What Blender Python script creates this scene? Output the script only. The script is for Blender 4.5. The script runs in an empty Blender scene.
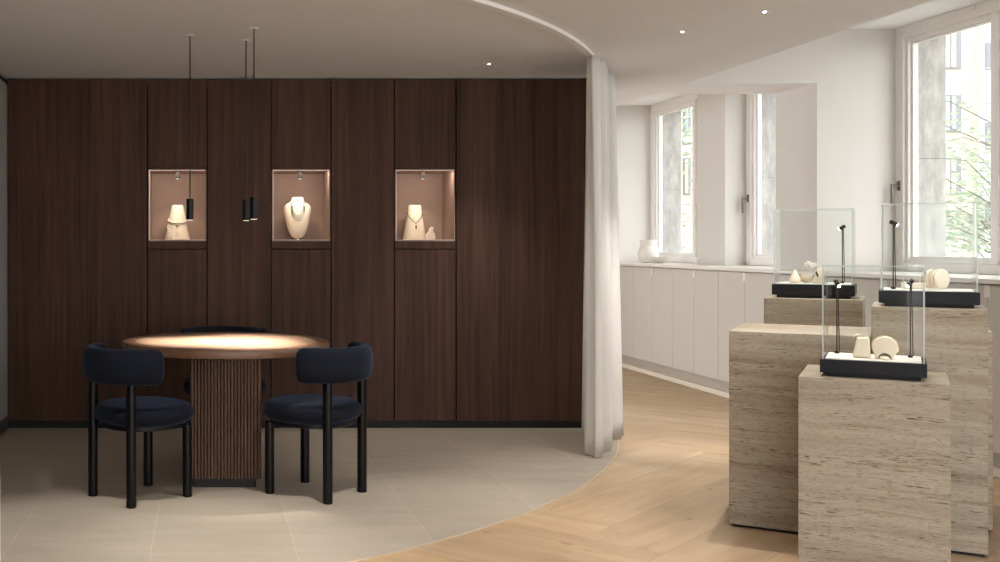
import bpy, bmesh, math, random
from mathutils import Vector, Matrix
R_ = random.Random(7)
PI = math.pi
scene = bpy.context.scene
COL = scene.collection

# ------------------------------------------------------------------ helpers
def link(o): COL.objects.link(o); return o
def tag(o, label=None, cat=None, group=None, kind=None):
    if label: o['label'] = label
    if cat: o['category'] = cat
    if group: o['group'] = group
    if kind: o['kind'] = kind
    return o
def empty(name, loc=(0,0,0), rz=0.0, label=None, cat=None, group=None):
    o = bpy.data.objects.new(name, None); link(o)
    o.empty_display_size = .05
    o.location = loc; o.rotation_euler = (0,0,rz)
    return tag(o, label, cat, group)
class MB:
    """collects shapes in one bmesh"""
    def __init__(s): s.bm = bmesh.new()
    def quad(s, pts, mi=0):
        f = s.bm.faces.new([s.bm.verts.new(p) for p in pts]); f.material_index = mi; return f
    def box(s, x0, x1, y0, y1, z0, z1, bev=0.0, seg=2, mi=0, rot=None):
        t = bmesh.new()
        bmesh.ops.create_cube(t, size=1)
        for v in t.verts:
            v.co = Vector(((x0+x1)/2+v.co.x*(x1-x0), (y0+y1)/2+v.co.y*(y1-y0), (z0+z1)/2+v.co.z*(z1-z0)))
        if bev > 0: bmesh.ops.bevel(t, geom=t.edges[:], offset=bev, segments=seg, profile=.5, affect='EDGES')
        return s._merge(t, mi, rot)
    def _merge(s, t, mi=0, rot=None):
        if rot is not None: bmesh.ops.transform(t, matrix=rot, verts=t.verts)
        bmesh.ops.recalc_face_normals(t, faces=t.faces)
        m = {}
        for v in t.verts: m[v] = s.bm.verts.new(v.co)
        for f in t.faces:
            try:
                g = s.bm.faces.new([m[v] for v in f.verts]); g.material_index = mi; g.smooth = f.smooth
            except ValueError: pass
        t.free(); return s
    def lathe(s, prof, n=48, c=(0,0,0), mi=0, smooth=True, sx=1, sy=1, rot=None):
        t = bmesh.new(); rings = []
        for r, z in prof:
            if r < 1e-5: rings.append([t.verts.new((c[0],c[1],c[2]+z))])
            else: rings.append([t.verts.new((c[0]+sx*r*math.cos(2*PI*k/n), c[1]+sy*r*math.sin(2*PI*k/n), c[2]+z)) for k in range(n)])
        for a, b in zip(rings, rings[1:]):
            if len(a) == 1 and len(b) == 1: continue
            for k in range(n):
                k2 = (k+1) % n
                vs = [a[0], b[k2], b[k]] if len(a) == 1 else ([a[k], a[k2], b[0]] if len(b) == 1 else [a[k], a[k2], b[k2], b[k]])
                f = t.faces.new(vs); f.smooth = smooth
        for rg, fl in ((rings[0],1),(rings[-1],0)):
            if len(rg) > 1: t.faces.new(rg if not fl else rg[::-1])
        return s._merge(t, mi, rot)
    def cyl(s, x, y, z0, z1, r, n=24, b=.002, mi=0, rot=None):
        return s.lathe([(r-b,z0),(r,z0+b),(r,z1-b),(r-b,z1)], n, (x,y,0), mi, True, rot=rot)
    def tube(s, pts, r, n=10, closed=False, mi=0):
        """round tube along a 3-D polyline; r number or list"""
        pts = [Vector(p) for p in pts]; N = len(pts)
        t = bmesh.new(); rings = []; up = None
        for i, p in enumerate(pts):
            if closed: d = pts[(i+1)%N]-pts[i-1]
            else: d = pts[min(i+1,N-1)]-pts[max(i-1,0)]
            d.normalize()
            if up is None: up = d.orthogonal().normalized()
            up = (up-d*up.dot(d)).normalized(); w = d.cross(up)
            rr = r[i] if isinstance(r,(list,tuple)) else r
            rings.append([t.verts.new(p+up*rr*math.cos(2*PI*k/n)+w*rr*math.sin(2*PI*k/n)) for k in range(n)])
        M = N if closed else N-1
        for i in range(M):
            a, b = rings[i], rings[(i+1)%N]
            for k in range(n):
                f = t.faces.new([a[k],a[(k+1)%n],b[(k+1)%n],b[k]]); f.smooth = True
        if not closed: t.faces.new(rings[0][::-1]); t.faces.new(rings[-1])
        return s._merge(t, mi)
    def prism(s, outline, y0, y1, bev=0.0, seg=3, mi=0, axis='y', rot=None):
        """outline in (x,z) extruded along y (or (x,y) along z)"""
        t = bmesh.new()
        mk = (lambda a,b,c: (a,c,b)) if axis == 'y' else (lambda a,b,c: (a,b,c))
        A = [t.verts.new(mk(a,b,y0)) for a,b in outline]; B = [t.verts.new(mk(a,b,y1)) for a,b in outline]
        t.faces.new(A); t.faces.new(B[::-1]); n = len(A)
        for k in range(n): t.faces.new([A[k],B[k],B[(k+1)%n],A[(k+1)%n]])
        if bev > 0:
            bmesh.ops.recalc_face_normals(t, faces=t.faces)
            es = [e for e in t.edges if (e.verts[0] in A and e.verts[1] in A) or (e.verts[0] in B and e.verts[1] in B)]
            bmesh.ops.bevel(t, geom=es, offset=bev, segments=seg, profile=.5, affect='EDGES')
            for f in t.faces: f.smooth = True
        return s._merge(t, mi, rot)
    def obj(s, name, mats, parent=None, kind=None, smooth=None, loc=None, autosmooth=True):
        me = bpy.data.meshes.new(name); s.bm.normal_update(); s.bm.to_mesh(me); s.bm.free()
        for m in (mats if isinstance(mats,(list,tuple)) else [mats]): me.materials.append(m)
        o = bpy.data.objects.new(name, me); link(o)
        if smooth: me.polygons.foreach_set('use_smooth', [True]*len(me.polygons))
        if autosmooth and any(p.use_smooth for p in me.polygons):
            try: me.set_sharp_from_angle(angle=math.radians(40))
            except Exception: pass
        if parent is not None: o.parent = parent
        if loc is not None: o.location = loc
        if kind: o['kind'] = kind
        return o
def copy_tree(o, parent=None):
    c = o.copy(); link(c); c.parent = parent
    for ch in list(o.children): copy_tree(ch, c)
    return c
def rebase(o):
    """put a top-level mesh's origin at the centre of its foot"""
    me = o.data; xs=[v.co for v in me.vertices]
    c = Vector(((min(v.x for v in xs)+max(v.x for v in xs))/2,(min(v.y for v in xs)+max(v.y for v in xs))/2,min(v.z for v in xs)))
    me.transform(Matrix.Translation(-c)); o.location = c
    return o

# ------------------------------------------------------------------ materials
def srgb(r,g,b):
    f = lambda c: c/12.92 if c <= .04045 else ((c+.055)/1.055)**2.4
    return (f(r/255),f(g/255),f(b/255),1)
def mat(name):
    m = bpy.data.materials.new(name); m.use_nodes = True
    nt = m.node_tree; p = nt.nodes['Principled BSDF']
    return m, nt, p
def N(nt, t, **kw):
    n = nt.nodes.new(t)
    for k, v in kw.items(): setattr(n, k, v)
    return n
def setin(n, **kw):
    for k, v in kw.items(): n.inputs[k.replace('_',' ')].default_value = v
def plain(name, col, rough=.5, metal=0., spec=.5, var=.06, vs=6., bump=0., bs=60.):
    m, nt, p = mat(name)
    tc = N(nt,'ShaderNodeTexCoord'); no = N(nt,'ShaderNodeTexNoise'); setin(no, Scale=vs, Detail=4.)
    nt.links.new(tc.outputs['Object'], no.inputs['Vector'])
    mx = N(nt,'ShaderNodeMixRGB'); mx.inputs[1].default_value = tuple(c*(1-var) for c in col[:3])+(1,)
    mx.inputs[2].default_value = tuple(min(1,c*(1+var)) for c in col[:3])+(1,)
    nt.links.new(no.outputs['Fac'], mx.inputs[0]); nt.links.new(mx.outputs[0], p.inputs['Base Color'])
    p.inputs['Roughness'].default_value = rough; p.inputs['Metallic'].default_value = metal
    p.inputs['Specular IOR Level'].default_value = spec
    if bump:
        n2 = N(nt,'ShaderNodeTexNoise'); setin(n2, Scale=bs, Detail=3.)
        nt.links.new(tc.outputs['Object'], n2.inputs['Vector'])
        b = N(nt,'ShaderNodeBump'); setin(b, Strength=bump, Distance=.002)
        nt.links.new(n2.outputs['Fac'], b.inputs['Height']); nt.links.new(b.outputs[0], p.inputs['Normal'])
    return m
def emit(name, col, strength):
    m, nt, p = mat(name)
    p.inputs['Base Color'].default_value = (.8,.8,.8,1)
    p.inputs['Emission Color'].default_value = col; p.inputs['Emission Strength'].default_value = strength
    return m
def ramp(nt, stops, interp='LINEAR'):
    r = N(nt,'ShaderNodeValToRGB'); r.color_ramp.interpolation = interp
    e = r.color_ramp.elements
    while len(e) < len(stops): e.new(.5)
    for k,(p,c) in enumerate(stops): e[k].position = p; e[k].color = c if len(c)==4 else tuple(c)+(1,)
    return r
def wood(name, dark, light, scale=(30,30,1.2), rough=.45, spec=.5, coat=0):
    m, nt, p = mat(name); L = nt.links.new
    tc = N(nt,'ShaderNodeTexCoord'); mp = N(nt,'ShaderNodeMapping'); mp.inputs['Scale'].default_value = scale
    oi = N(nt,'ShaderNodeObjectInfo'); ml = N(nt,'ShaderNodeMath', operation='MULTIPLY'); ml.inputs[1].default_value = 37.
    cb = N(nt,'ShaderNodeCombineXYZ'); L(oi.outputs['Random'], ml.inputs[0]); L(ml.outputs[0], cb.inputs[0]); L(ml.outputs[0], cb.inputs[1])
    va = N(nt,'ShaderNodeVectorMath', operation='ADD'); L(tc.outputs['Object'], va.inputs[0]); L(cb.outputs[0], va.inputs[1])
    L(va.outputs[0], mp.inputs['Vector'])
    n1 = N(nt,'ShaderNodeTexNoise'); setin(n1, Scale=1., Detail=6., Roughness=.62, Distortion=.25); L(mp.outputs[0], n1.inputs['Vector'])
    mp2 = N(nt,'ShaderNodeMapping'); mp2.inputs['Scale'].default_value = tuple(s*.22 for s in scale); L(va.outputs[0], mp2.inputs['Vector'])
    n2 = N(nt,'ShaderNodeTexNoise'); setin(n2, Scale=1., Detail=3., Distortion=.8); L(mp2.outputs[0], n2.inputs['Vector'])
    mx = N(nt,'ShaderNodeMath', operation='ADD'); m2 = N(nt,'ShaderNodeMath', operation='MULTIPLY'); m2.inputs[1].default_value = .55
    L(n2.outputs['Fac'], m2.inputs[0]); L(n1.outputs['Fac'], mx.inputs[0]); L(m2.outputs[0], mx.inputs[1])
    r = ramp(nt, [(.52,dark),(1.05 if False else .98,light)]); L(mx.outputs[0], r.inputs[0])
    L(r.outputs[0], p.inputs['Base Color']); p.inputs['Roughness'].default_value = rough
    p.inputs['Coat Weight'].default_value = coat; p.inputs['Specular IOR Level'].default_value = spec
    return m
def travertine(name):
    m, nt, p = mat(name); L = nt.links.new
    tc = N(nt,'ShaderNodeTexCoord'); oi = N(nt,'ShaderNodeObjectInfo')
    ml = N(nt,'ShaderNodeMath', operation='MULTIPLY'); ml.inputs[1].default_value = 23.
    cb = N(nt,'ShaderNodeCombineXYZ'); L(oi.outputs['Random'], ml.inputs[0])
    for k in range(3): L(ml.outputs[0], cb.inputs[k])
    va = N(nt,'ShaderNodeVectorMath', operation='ADD'); L(tc.outputs['Object'], va.inputs[0]); L(cb.outputs[0], va.inputs[1])
    # wavy bedding
    wn = N(nt,'ShaderNodeTexNoise'); setin(wn, Scale=1.7, Detail=2.); L(va.outputs[0], wn.inputs['Vector'])
    ws = N(nt,'ShaderNodeMath', operation='MULTIPLY_ADD'); ws.inputs[1].default_value = .07; ws.inputs[2].default_value = -.035; L(wn.outputs['Fac'], ws.inputs[0])
    cz = N(nt,'ShaderNodeCombineXYZ'); L(ws.outputs[0], cz.inputs[2])
    v2 = N(nt,'ShaderNodeVectorMath', operation='ADD'); L(va.outputs[0], v2.inputs[0]); L(cz.outputs[0], v2.inputs[1])
    def noise(sc, detail, rough=.5, dist=0.):
        mp = N(nt,'ShaderNodeMapping'); mp.inputs['Scale'].default_value = sc; L(v2.outputs[0], mp.inputs['Vector'])
        n = N(nt,'ShaderNodeTexNoise'); setin(n, Scale=1., Detail=detail, Roughness=rough, Distortion=dist); L(mp.outputs[0], n.inputs['Vector']); return n
    band = noise((.9,.9,17), 6, .6)
    rb = ramp(nt, [(.30,srgb(142,127,106)),(.44,srgb(165,152,134)),(.57,srgb(178,167,149)),(.70,srgb(150,131,108))]); L(band.outputs['Fac'], rb.inputs[0])
    fine = noise((5,5,150), 5, .65)
    rf = ramp(nt, [(.35,(.84,.825,.81)),(.62,(1,1,1))]); L(fine.outputs['Fac'], rf.inputs[0])
    mu = N(nt,'ShaderNodeMixRGB', blend_type='MULTIPLY'); mu.inputs[0].default_value = .8; L(rb.outputs[0], mu.inputs[1]); L(rf.outputs[0], mu.inputs[2])
    pit = noise((20,20,190), 3, .6, .3); zone = noise((1.4,1.4,20), 4, .65)
    pr = ramp(nt, [(.57,(0,0,0)),(.63,(1,1,1))]); zr = ramp(nt, [(.47,(0,0,0)),(.58,(1,1,1))])
    L(pit.outputs['Fac'], pr.inputs[0]); L(zone.outputs['Fac'], zr.inputs[0])
    pm = N(nt,'ShaderNodeMath', operation='MULTIPLY'); L(pr.outputs[0], pm.inputs[0]); L(zr.outputs[0], pm.inputs[1])
    pit2 = noise((40,40,330), 2, .5); pr2 = ramp(nt, [(.60,(0,0,0)),(.67,(1,1,1))]); L(pit2.outputs['Fac'], pr2.inputs[0])
    p2 = N(nt,'ShaderNodeMath', operation='MULTIPLY'); p2.inputs[1].default_value = .7; L(pr2.outputs[0], p2.inputs[0])
    pmx = N(nt,'ShaderNodeMath', operation='MAXIMUM'); L(pm.outputs[0], pmx.inputs[0]); L(p2.outputs[0], pmx.inputs[1])
    # pits are cut by vertical faces mostly; the bedding plane on top stays quiet
    ge = N(nt,'ShaderNodeNewGeometry'); sx = N(nt,'ShaderNodeSeparateXYZ'); L(ge.outputs['Normal'], sx.inputs[0])
    ab = N(nt,'ShaderNodeMath', operation='ABSOLUTE'); L(sx.outputs[2], ab.inputs[0])
    iv = N(nt,'ShaderNodeMath', operation='MULTIPLY_ADD'); iv.inputs[1].default_value = -.9; iv.inputs[2].default_value = 1.; L(ab.outputs[0], iv.inputs[0])
    pf = N(nt,'ShaderNodeMath', operation='MULTIPLY'); L(pmx.outputs[0], pf.inputs[0]); L(iv.outputs[0], pf.inputs[1])
    dk = N(nt,'ShaderNodeMixRGB'); dk.inputs[2].default_value = srgb(92,76,62); L(pf.outputs[0], dk.inputs[0]); L(mu.outputs[0], dk.inputs[1])
    L(dk.outputs[0], p.inputs['Base Color']); p.inputs['Roughness'].default_value = .55
    b = N(nt,'ShaderNodeBump', invert=True); setin(b, Strength=.5, Distance=.002); L(pf.outputs[0], b.inputs['Height']); L(b.outputs[0], p.inputs['Normal'])
    return m
def velvet(name, col):
    m = plain(name, col, .9, var=.12, vs=9, bump=.3, bs=300)
    p = m.node_tree.nodes['Principled BSDF']
    p.inputs['Sheen Weight'].default_value = .28; p.inputs['Sheen Roughness'].default_value = .38
    p.inputs['Sheen Tint'].default_value = srgb(120,135,165); p.inputs['Specular IOR Level'].default_value = .15
    return m
def glass(name, tint=(1,1,1,1), boost=1.0, ior=1.2):
    m = bpy.data.materials.new(name); m.use_nodes = True; nt = m.node_tree; nt.nodes.clear(); L = nt.links.new
    out = N(nt,'ShaderNodeOutputMaterial'); tr = N(nt,'ShaderNodeBsdfTransparent'); gl = N(nt,'ShaderNodeBsdfGlossy'); fr = N(nt,'ShaderNodeFresnel'); mx = N(nt,'ShaderNodeMixShader')
    tr.inputs[0].default_value = tint; gl.inputs['Roughness'].default_value = 0.; gl.inputs[0].default_value = (boost,boost,boost,1)
    fr.inputs[0].default_value = ior
    ge = N(nt,'ShaderNodeNewGeometry'); iv = N(nt,'ShaderNodeMath', operation='SUBTRACT'); iv.inputs[0].default_value = 1.; L(ge.outputs['Backfacing'], iv.inputs[1])
    fm = N(nt,'ShaderNodeMath', operation='MULTIPLY'); L(fr.outputs[0], fm.inputs[0]); L(iv.outputs[0], fm.inputs[1])
    L(fm.outputs[0], mx.inputs[0]); L(tr.outputs[0], mx.inputs[1]); L(gl.outputs[0], mx.inputs[2]); L(mx.outputs[0], out.inputs[0])
    return m
def glass_edge(name):
    m = bpy.data.materials.new(name); m.use_nodes = True; nt = m.node_tree; nt.nodes.clear(); L = nt.links.new
    out = N(nt,'ShaderNodeOutputMaterial'); tr = N(nt,'ShaderNodeBsdfTransparent'); tl = N(nt,'ShaderNodeBsdfTranslucent'); df = N(nt,'ShaderNodeBsdfDiffuse')
    tl.inputs[0].default_value = srgb(244,248,247); df.inputs[0].default_value = srgb(244,247,246); tr.inputs[0].default_value = srgb(222,235,233)
    a = N(nt,'ShaderNodeMixShader'); b = N(nt,'ShaderNodeMixShader'); a.inputs[0].default_value = .5; b.inputs[0].default_value = .45
    L(tl.outputs[0], a.inputs[1]); L(df.outputs[0], a.inputs[2]); L(a.outputs[0], b.inputs[1]); L(tr.outputs[0], b.inputs[2]); L(b.outputs[0], out.inputs[0])
    return m

M_ceil = plain('plaster_ceiling', srgb(240,240,240), .9, var=.01, vs=2)
M_wall = plain('plaster_wall', srgb(211,207,201), .85, var=.03, vs=3, bump=.15, bs=90)
M_greywall = plain('grey_wall', srgb(150,148,146), .8, var=.03)
M_walnut = wood('walnut_panel', srgb(50,34,27), srgb(85,60,48), (38,38,1.1), .55, .15)
M_walnut_t = wood('walnut_table', srgb(88,62,46), srgb(124,92,70), (3,40,40), .38)
M_walnut_in = wood('walnut_inlay', srgb(134,110,90), srgb(156,130,108), (2.5,36,36), .34)
M_flute = wood('walnut_flute', srgb(66,46,35), srgb(92,66,51), (14,14,1.2), .5, .25)
M_black = plain('black_lacquer', srgb(9,10,13), .4, spec=.25, var=.1)
M_blackmat = plain('black_matt', srgb(10,10,11), .7, var=.1)
M_legblk = plain('black_leg', srgb(6,6,7), .32, spec=.22, var=.08)
M_navy = velvet('navy_velvet', srgb(15,18,27))
M_caseblk = plain('case_base', srgb(24,26,30), .5, spec=.25, var=.05)
M_deck = plain('white_deck', srgb(240,236,228), .6, var=.01)
M_bronze = plain('dark_bronze', srgb(52,44,40), .35, .8, var=.1)
M_trav = travertine('travertine')
M_cream = plain('cream_resin', srgb(238,226,204), .6, var=.03, vs=12, bump=.1, bs=120)
M_cream2 = plain('cream_linen', srgb(240,228,205), .8, var=.03, vs=30, bump=.3, bs=400)
M_white = plain('white_ceramic', srgb(232,227,219), .5, var=.03)
M_niche = plain('niche_fabric', srgb(158,136,122), .85, var=.04, vs=20)
M_silver = plain('silver', srgb(206,200,190), .22, 1., var=.02)
M_gold = plain('gold', srgb(214,196,160), .22, 1., var=.02)
M_pearl = plain('pearl', srgb(246,238,222), .2, 0, var=.02)
M_onyx = plain('onyx', srgb(40,38,42), .2)
M_frame = plain('window_paint', srgb(240,237,233), .5, var=.01)
M_cab = plain('cabinet_lacquer', srgb(196,189,180), .6, var=.015)
M_top = plain('worktop_stone', srgb(226,219,208), .45, var=.03, vs=14)
M_toe = plain('toe_board', srgb(168,158,144), .6)
M_skirt = plain('skirting_stone', srgb(216,204,186), .6)
M_glass = glass('window_glass', (.98,.99,.985,1))
M_cglass = glass('case_glass', (.985,.993,.99,1))
M_nglass = glass('niche_glass', (.99,.99,.99,1), 1.0, 1.04)
M_edge = glass_edge('case_glass_edge')
M_led = emit('led', (1,.80,.68,1), .28)
M_lamp = emit('lamp_face', (1,.88,.72,1), 60.)
M_lampdim = emit('lamp_face_dim', (1,.85,.68,1), 2.)
M_stonejamb = plain('stone_jamb', srgb(146,142,136), .9, var=.30, vs=5, bump=.3, bs=50)
def concrete():
    m, nt, p = mat('stone_jamb'); L = nt.links.new
    tc = N(nt,'ShaderNodeTexCoord'); mp = N(nt,'ShaderNodeMapping'); mp.inputs['Scale'].default_value = (14,14,5); L(tc.outputs['Object'], mp.inputs['Vector'])
    no = N(nt,'ShaderNodeTexNoise'); setin(no, Scale=1., Detail=7., Roughness=.7); L(mp.outputs[0], no.inputs['Vector'])
    r = ramp(nt, [(.30,srgb(142,140,135)),(.5,srgb(166,162,156)),(.66,srgb(184,180,173))]); L(no.outputs['Fac'], r.inputs[0]); L(r.outputs[0], p.inputs['Base Color']); p.inputs['Roughness'].default_value = .9
    return m
M_stonejamb = concrete()
M_facade = plain('facade', srgb(184,175,156), .9, var=.03)
M_facwin = plain('facade_window', srgb(112,112,114), .35, var=.15)
M_facglass = plain('facade_glazing', srgb(140,148,150), .3, var=.15)
M_bark = plain('bark', srgb(112,104,92), .9, var=.2)
M_street = plain('street', srgb(150,148,142), .9)
M_steel = plain('handle_steel', srgb(118,112,106), .35, 1., var=.05)
def leafmat():
    m = bpy.data.materials.new('leaf'); m.use_nodes = True; nt = m.node_tree; nt.nodes.clear(); L = nt.links.new
    out = N(nt,'ShaderNodeOutputMaterial'); d = N(nt,'ShaderNodeBsdfDiffuse'); t = N(nt,'ShaderNodeBsdfTranslucent'); a = N(nt,'ShaderNodeMixShader'); a.inputs[0].default_value = .45
    tc = N(nt,'ShaderNodeTexCoord'); no = N(nt,'ShaderNodeTexNoise'); setin(no, Scale=1.3, Detail=4.); L(tc.outputs['Object'], no.inputs['Vector'])
    r = ramp(nt, [(.35,srgb(128,140,120)),(.65,srgb(166,174,150))]); L(no.outputs['Fac'], r.inputs[0])
    L(r.outputs[0], d.inputs[0]); L(r.outputs[0], t.inputs[0]); L(d.outputs[0], a.inputs[1]); L(t.outputs[0], a.inputs[2]); L(a.outputs[0], out.inputs[0]); return m
M_leaf = leafmat()
def curtainmat():
    m, nt, p = mat('curtain_linen'); L = nt.links.new
    p.inputs['Base Color'].default_value = srgb(243,241,237); p.inputs['Roughness'].default_value = .9
    tl = N(nt,'ShaderNodeBsdfTranslucent'); tl.inputs[0].default_value = srgb(243,240,234)
    mx = N(nt,'ShaderNodeMixShader'); mx.inputs[0].default_value = .30
    out = nt.nodes['Material Output']; L(p.outputs[0], mx.inputs[1]); L(tl.outputs[0], mx.inputs[2]); L(mx.outputs[0], out.inputs[0])
    tc = N(nt,'ShaderNodeTexCoord'); mp = N(nt,'ShaderNodeMapping'); mp.inputs['Scale'].default_value = (500,500,60)
    no = N(nt,'ShaderNodeTexNoise'); setin(no, Scale=1., Detail=2.); L(tc.outputs['Object'], mp.inputs['Vector']); L(mp.outputs[0], no.inputs['Vector'])
    b = N(nt,'ShaderNodeBump'); setin(b, Strength=.25, Distance=.001); L(no.outputs['Fac'], b.inputs['Height']); L(b.outputs[0], p.inputs['Normal'])
    return m
M_curtain = curtainmat()
def stonefloor():
    m, nt, p = mat('limestone_tiles'); L = nt.links.new
    tc = N(nt,'ShaderNodeTexCoord'); mp = N(nt,'ShaderNodeMapping')
    mp.inputs['Rotation'].default_value = (0,0,PI/2); mp.inputs['Location'].default_value = (.38,-.2268,0)
    L(tc.outputs['Object'], mp.inputs['Vector'])
    # courses run along the depth of the room: x -> row
    sw = N(nt,'ShaderNodeSeparateXYZ'); L(tc.outputs['Object'], sw.inputs[0])
    ax = N(nt,'ShaderNodeMath', operation='ADD'); ax.inputs[1].default_value = .83+.605*6; L(sw.outputs[0], ax.inputs[0])
    ay = N(nt,'ShaderNodeMath', operation='ADD'); ay.inputs[1].default_value = .42; L(sw.outputs[1], ay.inputs[0])
    cv = N(nt,'ShaderNodeCombineXYZ'); L(ay.outputs[0], cv.inputs[0]); L(ax.outputs[0], cv.inputs[1])
    br = N(nt,'ShaderNodeTexBrick'); L(cv.outputs[0], br.inputs['Vector'])
    setin(br, Scale=1., Mortar_Size=.0022, Mortar_Smooth=.0, Brick_Width=1.21, Row_Height=.605)
    br.offset = .5
    br.inputs['Color1'].default_value = srgb(172,162,148); br.inputs['Color2'].default_value = srgb(167,157,142); br.inputs['Mortar'].default_value = srgb(184,173,157)
    mp2 = N(nt,'ShaderNodeMapping'); mp2.inputs['Scale'].default_value = (1.6,5,1); L(tc.outputs['Object'], mp2.inputs['Vector'])
    no = N(nt,'ShaderNodeTexNoise'); setin(no, Scale=1.4, Detail=6., Roughness=.6); L(mp2.outputs[0], no.inputs['Vector'])
    r = ramp(nt, [(.3,(.90,.89,.87)),(.7,(1.04,1.03,1.02))]); L(no.outputs['Fac'], r.inputs[0])
    mu = N(nt,'ShaderNodeMixRGB', blend_type='MULTIPLY'); mu.inputs[0].default_value = 1.; L(br.outputs['Color'], mu.inputs[1]); L(r.outputs[0], mu.inputs[2])
    L(mu.outputs[0], p.inputs['Base Color']); p.inputs['Roughness'].default_value = .55; p.inputs['Specular IOR Level'].default_value = .35
    return m
M_limestone = stonefloor()
def oakfloor():
    m, nt, p = mat('oak_herringbone'); L = nt.links.new
    uv = N(nt,'ShaderNodeUVMap', uv_map='UVMap'); at = N(nt,'ShaderNodeAttribute', attribute_name='plank')
    cb = N(nt,'ShaderNodeCombineXYZ'); ml = N(nt,'ShaderNodeMath', operation='MULTIPLY'); ml.inputs[1].default_value = 50.; L(at.outputs['Fac'], ml.inputs[0]); L(ml.outputs[0], cb.inputs[1])
    va = N(nt,'ShaderNodeVectorMath', operation='ADD'); L(uv.outputs[0], va.inputs[0]); L(cb.outputs[0], va.inputs[1])
    mp = N(nt,'ShaderNodeMapping'); mp.inputs['Scale'].default_value = (1.1,11,1); L(va.outputs[0], mp.inputs['Vector'])
    n1 = N(nt,'ShaderNodeTexNoise'); setin(n1, Scale=1., Detail=6., Roughness=.6, Distortion=.7); L(mp.outputs[0], n1.inputs['Vector'])
    r = ramp(nt, [(.25,srgb(170,145,115)),(.75,srgb(191,170,141))]); L(n1.outputs['Fac'], r.inputs[0])
    rp = ramp(nt, [(0,(.88,.86,.86)),(.35,(1.0,.985,.97)),(.65,(1.0,.94,.85)),(1,(1.09,1.09,1.11))]); L(at.outputs['Fac'], rp.inputs[0])
    mu = N(nt,'ShaderNodeMixRGB', blend_type='MULTIPLY'); mu.inputs[0].default_value = 1.; L(r.outputs[0], mu.inputs[1]); L(rp.outputs[0], mu.inputs[2])
    # cloudy tone inside the boards
    mp3 = N(nt,'ShaderNodeMapping'); mp3.inputs['Scale'].default_value = (2.,4.5,1); L(va.outputs[0], mp3.inputs['Vector'])
    n3 = N(nt,'ShaderNodeTexNoise'); setin(n3, Scale=1., Detail=3., Roughness=.5, Distortion=.6); L(mp3.outputs[0], n3.inputs['Vector'])
    r3 = ramp(nt, [(.32,(.90,.86,.81)),(.62,(1.03,1.03,1.03))]); L(n3.outputs['Fac'], r3.inputs[0])
    mu0 = mu; mu = N(nt,'ShaderNodeMixRGB', blend_type='MULTIPLY'); mu.inputs[0].default_value = 1.; L(mu0.outputs[0], mu.inputs[1]); L(r3.outputs[0], mu.inputs[2])
    # knots
    mk = N(nt,'ShaderNodeMapping'); mk.inputs['Scale'].default_value = (2.8,7,1); L(va.outputs[0], mk.inputs['Vector'])
    vo = N(nt,'ShaderNodeTexVoronoi'); setin(vo, Scale=1.); L(mk.outputs[0], vo.inputs['Vector'])
    rk = ramp(nt, [(.05,(1,1,1)),(.13,(0,0,0))]); L(vo.outputs['Distance'], rk.inputs[0])
    sp = N(nt,'ShaderNodeSeparateColor'); L(vo.outputs['Color'], sp.inputs[0])
    gt = N(nt,'ShaderNodeMath', operation='GREATER_THAN'); gt.inputs[1].default_value = .45; L(sp.outputs[0], gt.inputs[0])
    km = N(nt,'ShaderNodeMath', operation='MULTIPLY'); L(rk.outputs[0], km.inputs[0]); L(gt.outputs[0], km.inputs[1])
    k2 = N(nt,'ShaderNodeMath', operation='MULTIPLY'); k2.inputs[1].default_value = .6; L(km.outputs[0], k2.inputs[0])
    dk = N(nt,'ShaderNodeMixRGB'); dk.inputs[2].default_value = srgb(120,90,62); L(k2.outputs[0], dk.inputs[0]); L(mu.outputs[0], dk.inputs[1])
    L(dk.outputs[0], p.inputs['Base Color']); p.inputs['Roughness'].default_value = .45; p.inputs['Specular IOR Level'].default_value = .4
    return m
M_oak = oakfloor()
M_gap = plain('plank_gap', srgb(128,104,78), .8)

# ------------------------------------------------------------------ room numbers
YW = 7.41; XL = -1.378; ZC = 2.438; ZH = 2.826
XE = 3.45          # edge of the low ceiling
XP = 4.39; XG = 4.98
YEND = 11.84; YR = -1.3; XLL = -4.2
CX, CY, CR = -2.42, 8.85, 5.46

def struct(name, mb, m, parent=None): return mb.obj(name, m, parent, None if parent else 'structure')

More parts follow.
